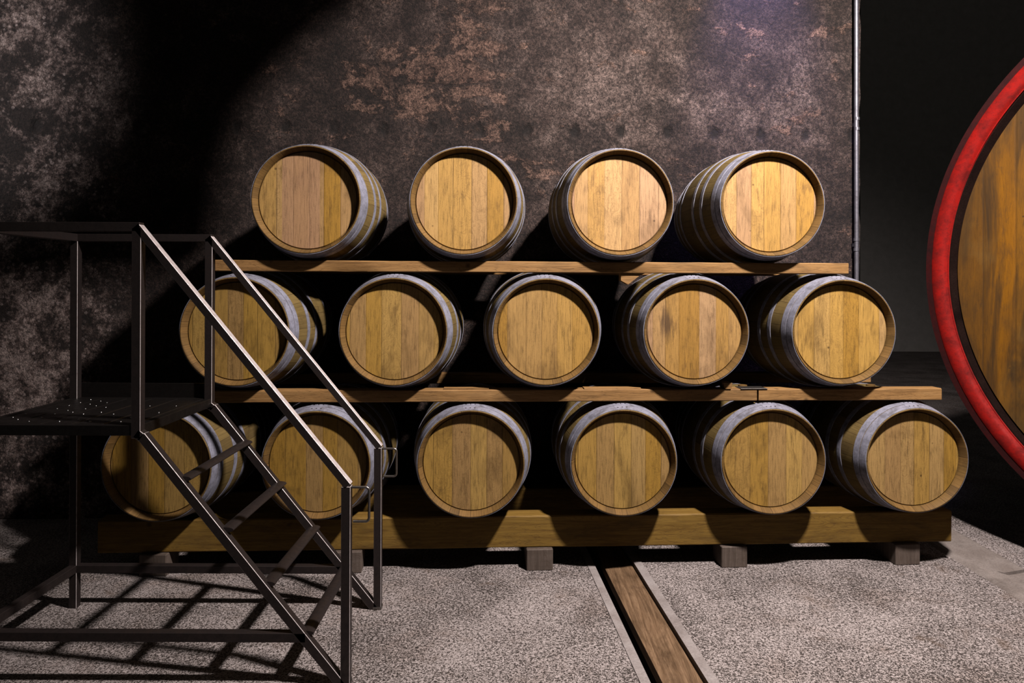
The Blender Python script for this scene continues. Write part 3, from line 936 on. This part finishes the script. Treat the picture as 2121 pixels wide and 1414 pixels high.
XT, XB, XL = -1.465, -0.645, -2.115     # top post, bottom post, left legs
ZR, ZH, ZP = 1.79, 0.79, 1.015          # top rail, lower post top, platform
for y, nm in ((YNR, 'near'), (YFR, 'far')):
    bm = bmesh.new(); bar(bm, S(XB, y, 0.012), S(XB, y, ZH - 0.010), T, T, up=(0, 1, 0))
    link('post', bm, [M_STEEL, M_HIGHLIGHT], st, smooth=30)
    bm = bmesh.new(); box(bm, XB - OX - 0.022, XB - OX + 0.022, y - OY - 0.022, y - OY + 0.022, 0, 0.014, 0.005, 2)
    link('foot', bm, M_ROD, st, smooth=30)
    bm = bmesh.new(); bar(bm, S(XT, y, ZP - 0.05), S(XT, y, ZR - 0.004), T, T, up=(0, 1, 0))
    link('post', bm, [M_STEEL, M_HIGHLIGHT], st, smooth=30)
    bm = bmesh.new(); bar(bm, S(XL, y, 0.0), S(XL, y, ZR), T, T, up=(0, 1, 0))
    link('post', bm, [M_STEEL, M_HIGHLIGHT], st, smooth=30)
    # sloping handrail
    bm = bmesh.new()
    d = Vector((XB - XT, 0, ZH - ZR)).normalized()
    bar(bm, Vector(S(XT, y, ZR)) - d * 0.006, Vector(S(XB, y, ZH)) + d * 0.012, T, 0.030, top=True)
    link('handrail', bm, [M_STEEL, M_HIGHLIGHT], st, smooth=30)
    # stringer
    bm = bmesh.new()
    bar(bm, S(-1.445, y, 0.975), S(XB - 0.012, y, 0.0), T, T)
    bar(bm, S(XT, y, ZP - 0.03), S(-1.442, y, 0.968), T, T, up=(0, 1, 0))
    link('stringer', bm, [M_STEEL, M_HIGHLIGHT], st, smooth=30)
    # level top rail
    bm = bmesh.new(); bar(bm, S(XL - 0.017, y, ZR), S(XT + 0.012, y, ZR), T, T, highlight=False)
    link('top_rail', bm, [M_STEEL, M_HIGHLIGHT], st, smooth=30)
    # base rail
    xe = -0.80
    bm = bmesh.new(); bar(bm, S(XL, y, 0.190), S(xe, y, 0.190), T, T, highlight=False)
    link('base_rail', bm, [M_STEEL, M_HIGHLIGHT], st, smooth=30)
    # U handle
    bm = bmesh.new()
    x0_ = XB + T / 2 - 0.004; zt, zb = ZH - 0.016, ZH - 0.150; w_ = 0.074; c = 0.014
    pts = [(x0_, zt), (x0_ + w_ - c, zt)]
    for k in range(1, 6):
        a = math.pi / 2 * (1 - k / 5); pts.append((x0_ + w_ - c + c * math.cos(a), zt - c + c * math.sin(a)))
    pts.append((x0_ + w_, zb + c))
    for k in range(1, 6):
        a = -math.pi / 2 * k / 5; pts.append((x0_ + w_ - c + c * math.cos(a), zb + c + c * math.sin(a)))
    pts.append((x0_ + 0.012, zb))
    tube(bm, [S(x, y, z) for x, z in pts], 0.0052, 10)
    link('handle', bm, M_ROD, st, smooth=50)['label'] = 'bright bent-rod handle'
# cross rails at the left end (top and base)
bm = bmesh.new(); bar(bm, S(XL, YNR, ZR), S(XL, YFR, ZR), T, T, highlight=False); link('top_rail', bm, [M_STEEL, M_HIGHLIGHT], st, smooth=30)
bm = bmesh.new(); bar(bm, S(XL, YNR, 0.190), S(XL, YFR, 0.190), T, T, highlight=False); link('base_rail', bm, [M_STEEL, M_HIGHLIGHT], st, smooth=30)
# rungs
for (x, z) in ((-1.284, 0.803), (-1.117, 0.604), (-0.953, 0.392), (-0.800, 0.200)):
    bm = bmesh.new(); tube(bm, [S(x, YNR, z), S(x, YFR, z)], 0.028, 24)
    for v in bm.verts: v.co.z = z + (v.co.z - z) * 0.36
    link('rung', bm, [M_STEEL, M_HIGHLIGHT], st, smooth=40)
# platform: edge frame and four perforated planks with raised studs
bm = bmesh.new()
for y in (YNR, YFR): bar(bm, S(XL, y, ZP - 0.02), S(XT, y, ZP - 0.02), 0.03, 0.04, highlight=False)
for x in (XL, XT): bar(bm, S(x, YNR, ZP - 0.02), S(x, YFR, ZP - 0.02), 0.03, 0.04, highlight=False)
link('platform_frame', bm, M_PLATE, st, smooth=30)
bm = bmesh.new(); box(bm, XL - OX, XT - OX, YFR + 0.016 - OY, YFR + 0.022 - OY, ZP - 0.04, ZP + 0.07, 0.001)  # unseen plate added along the far edge to shade the barrel below
link('edge_light_blocker', bm, M_PLATE, st)
npk = 5
wpk = (XT - XL - 0.04) / npk
for k in range(npk):
    xa = XL + 0.02 + k * wpk + 0.003; xb = xa + wpk - 0.006
    bm = bmesh.new()
    box(bm, xa - OX, xb - OX, YNR + 0.015 - OY, YFR - 0.015 - OY, ZP - 0.030, ZP, 0.003)
    pl = link('platform_plank', bm, M_PLATE, st, smooth=30)
    bm = bmesh.new()
    for j in range(7):
        for i in range(2):
            if random.random() < 0.45: continue
            cx_ = xa + wpk * (0.28 + 0.42 * i) + random.uniform(-.003, .003)
            cy_ = YNR + 0.06 + (YFR - YNR - 0.12) * (j + 0.5 * i) / 6.5
            m4 = Matrix.Translation(S(cx_, cy_, ZP)) @ Matrix.Diagonal((1, 1, 0.6, 1))
            bmesh.ops.create_uvsphere(bm, u_segments=12, v_segments=6, radius=0.0055, matrix=m4)
    link('stud', bm, M_STUD, pl, smooth=60)['kind'] = 'stuff'

# ============================================================ big cask with red rim
PHI = R(60)
CR = 1.60
PL = Vector((2.66, 4.5))
U = Vector((math.cos(PHI), -math.sin(PHI)))
CC = PL + U * CR
ZC = 1.68
# local frame: +Y goes into the cask, X along the head; rotate so that local X = U
cask = empty('foudre_cask', (CC.x, CC.y, ZC - CR), math.atan2(U.y, U.x))
tag(cask, 'huge upright-headed wooden cask with a thick red painted rim at the right edge', 'cask')
CL = 1.9


def crad(d):
    q = (d - CL / 2) / (CL / 2)
    return 1.68 - (1.68 - (CR - 0.012)) * q * q


bm = bmesh.new()
prof = [(0.10, CR - 0.20), (0.07, CR - 0.172), (0.07, CR - 0.160), (0.035, CR - 0.132)]
outer = [(0.02 + (CL - 0.02) * i / 20, crad(0.02 + (CL - 0.02) * i / 20)) for i in range(21)]
prof2 = prof + outer + [(CL, CR - 0.15), (CL - 0.1, CR - 0.2)]
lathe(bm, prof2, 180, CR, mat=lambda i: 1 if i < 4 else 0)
link('staves', bm, [M_CASKSTAVE, M_BLACK], cask, smooth=35)
# painted chime: rounded red face of the stave ends
bm = bmesh.new()
prof = [(0.068, CR - 0.158), (0.040, CR - 0.128), (0.012, CR - 0.112), (0.0, CR - 0.098), (-0.003, CR - 0.07), (0.0, CR - 0.040), (0.006, CR - 0.033), (0.024, CR - 0.032), (0.024, CR - 0.125)]
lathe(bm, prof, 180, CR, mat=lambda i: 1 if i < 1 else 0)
link('red_rim', bm, [M_RED, M_BLACK], cask, smooth=35)['label'] = 'bright red painted stave ends'
bm = bmesh.new()
prof = [(0.005, CR - 0.034), (0.002, CR), (0.115, CR + 0.012), (0.115, CR - 0.0), (0.03, CR - 0.012), (0.03, CR - 0.034)]
lathe(bm, prof, 180, CR, closed=True)
link('hoop', bm, M_RED_D, cask, smooth=35)['label'] = 'dull red iron end hoop'
for (a, b_) in ((0.30, 0.40), (0.62, 0.70), (1.2, 1.28), (1.5, 1.6), (1.78, 1.89)):
    bm = bmesh.new()
    pr = [(a, crad(a)), (a, crad(a) + 0.006), (b_, crad(b_) + 0.006), (b_, crad(b_))]
    lathe(bm, pr, 180, CR, closed=True)
    link('hoop', bm, M_RED_D, cask, smooth=35)
for k, (d0, d1) in enumerate(((0.055, 0.10), (CL - 0.15, CL - 0.10))):
    bm = bmesh.new(); n = 180; r0 = CR - 0.166
    ra = [bm.verts.new((r0 * math.sin(2 * math.pi * i / n), d0, r0 * math.cos(2 * math.pi * i / n))) for i in range(n)]
    rb2 = [bm.verts.new((r0 * math.sin(2 * math.pi * i / n), d1, r0 * math.cos(2 * math.pi * i / n))) for i in range(n)]
    bm.faces.new(ra); bm.faces.new(list(reversed(rb2)))
    for i in range(n): bm.faces.new((ra[i], ra[(i + 1) % n], rb2[(i + 1) % n], rb2[i]))
    h = link('head', bm, M_CASKHEAD, cask, loc=(0, 0, CR))
    h.color = (0.42, 0.72, 0.2, 1)
# cradle saddles
cr = empty('cask_cradle', (CC.x, CC.y, 0), math.atan2(U.y, U.x))
tag(cr, 'dark wooden cradle under the huge red-rimmed cask', 'cradle')
for d in (0.35, 1.45):
    bm = bmesh.new()
    n = 24; half = 0.85
    rr2 = crad(d) + 0.02
    for y in (0,):
        top = []; 
        fr = []; bk_ = []
        for i in range(n + 1):
            x = -half + 2 * half * i / n
            z = ZC - math.sqrt(rr2 * rr2 - x * x) - 0.005
            fr.append((x, z))
        outl = [(-half, 0.0), (half, 0.0)] + [(x, max(z, 0.012)) for x, z in reversed(fr)]
        va = [bm.verts.new((x, d, z)) for x, z in outl]; vb = [bm.verts.new((x, d + 0.16, z)) for x, z in outl]
        bm.faces.new(va); bm.faces.new(list(reversed(vb)))
        for i in range(len(outl)): bm.faces.new((va[i], vb[i], vb[(i + 1) % len(outl)], va[(i + 1) % len(outl)]))
    link('saddle', bm, M_SOOTWOOD, cr)
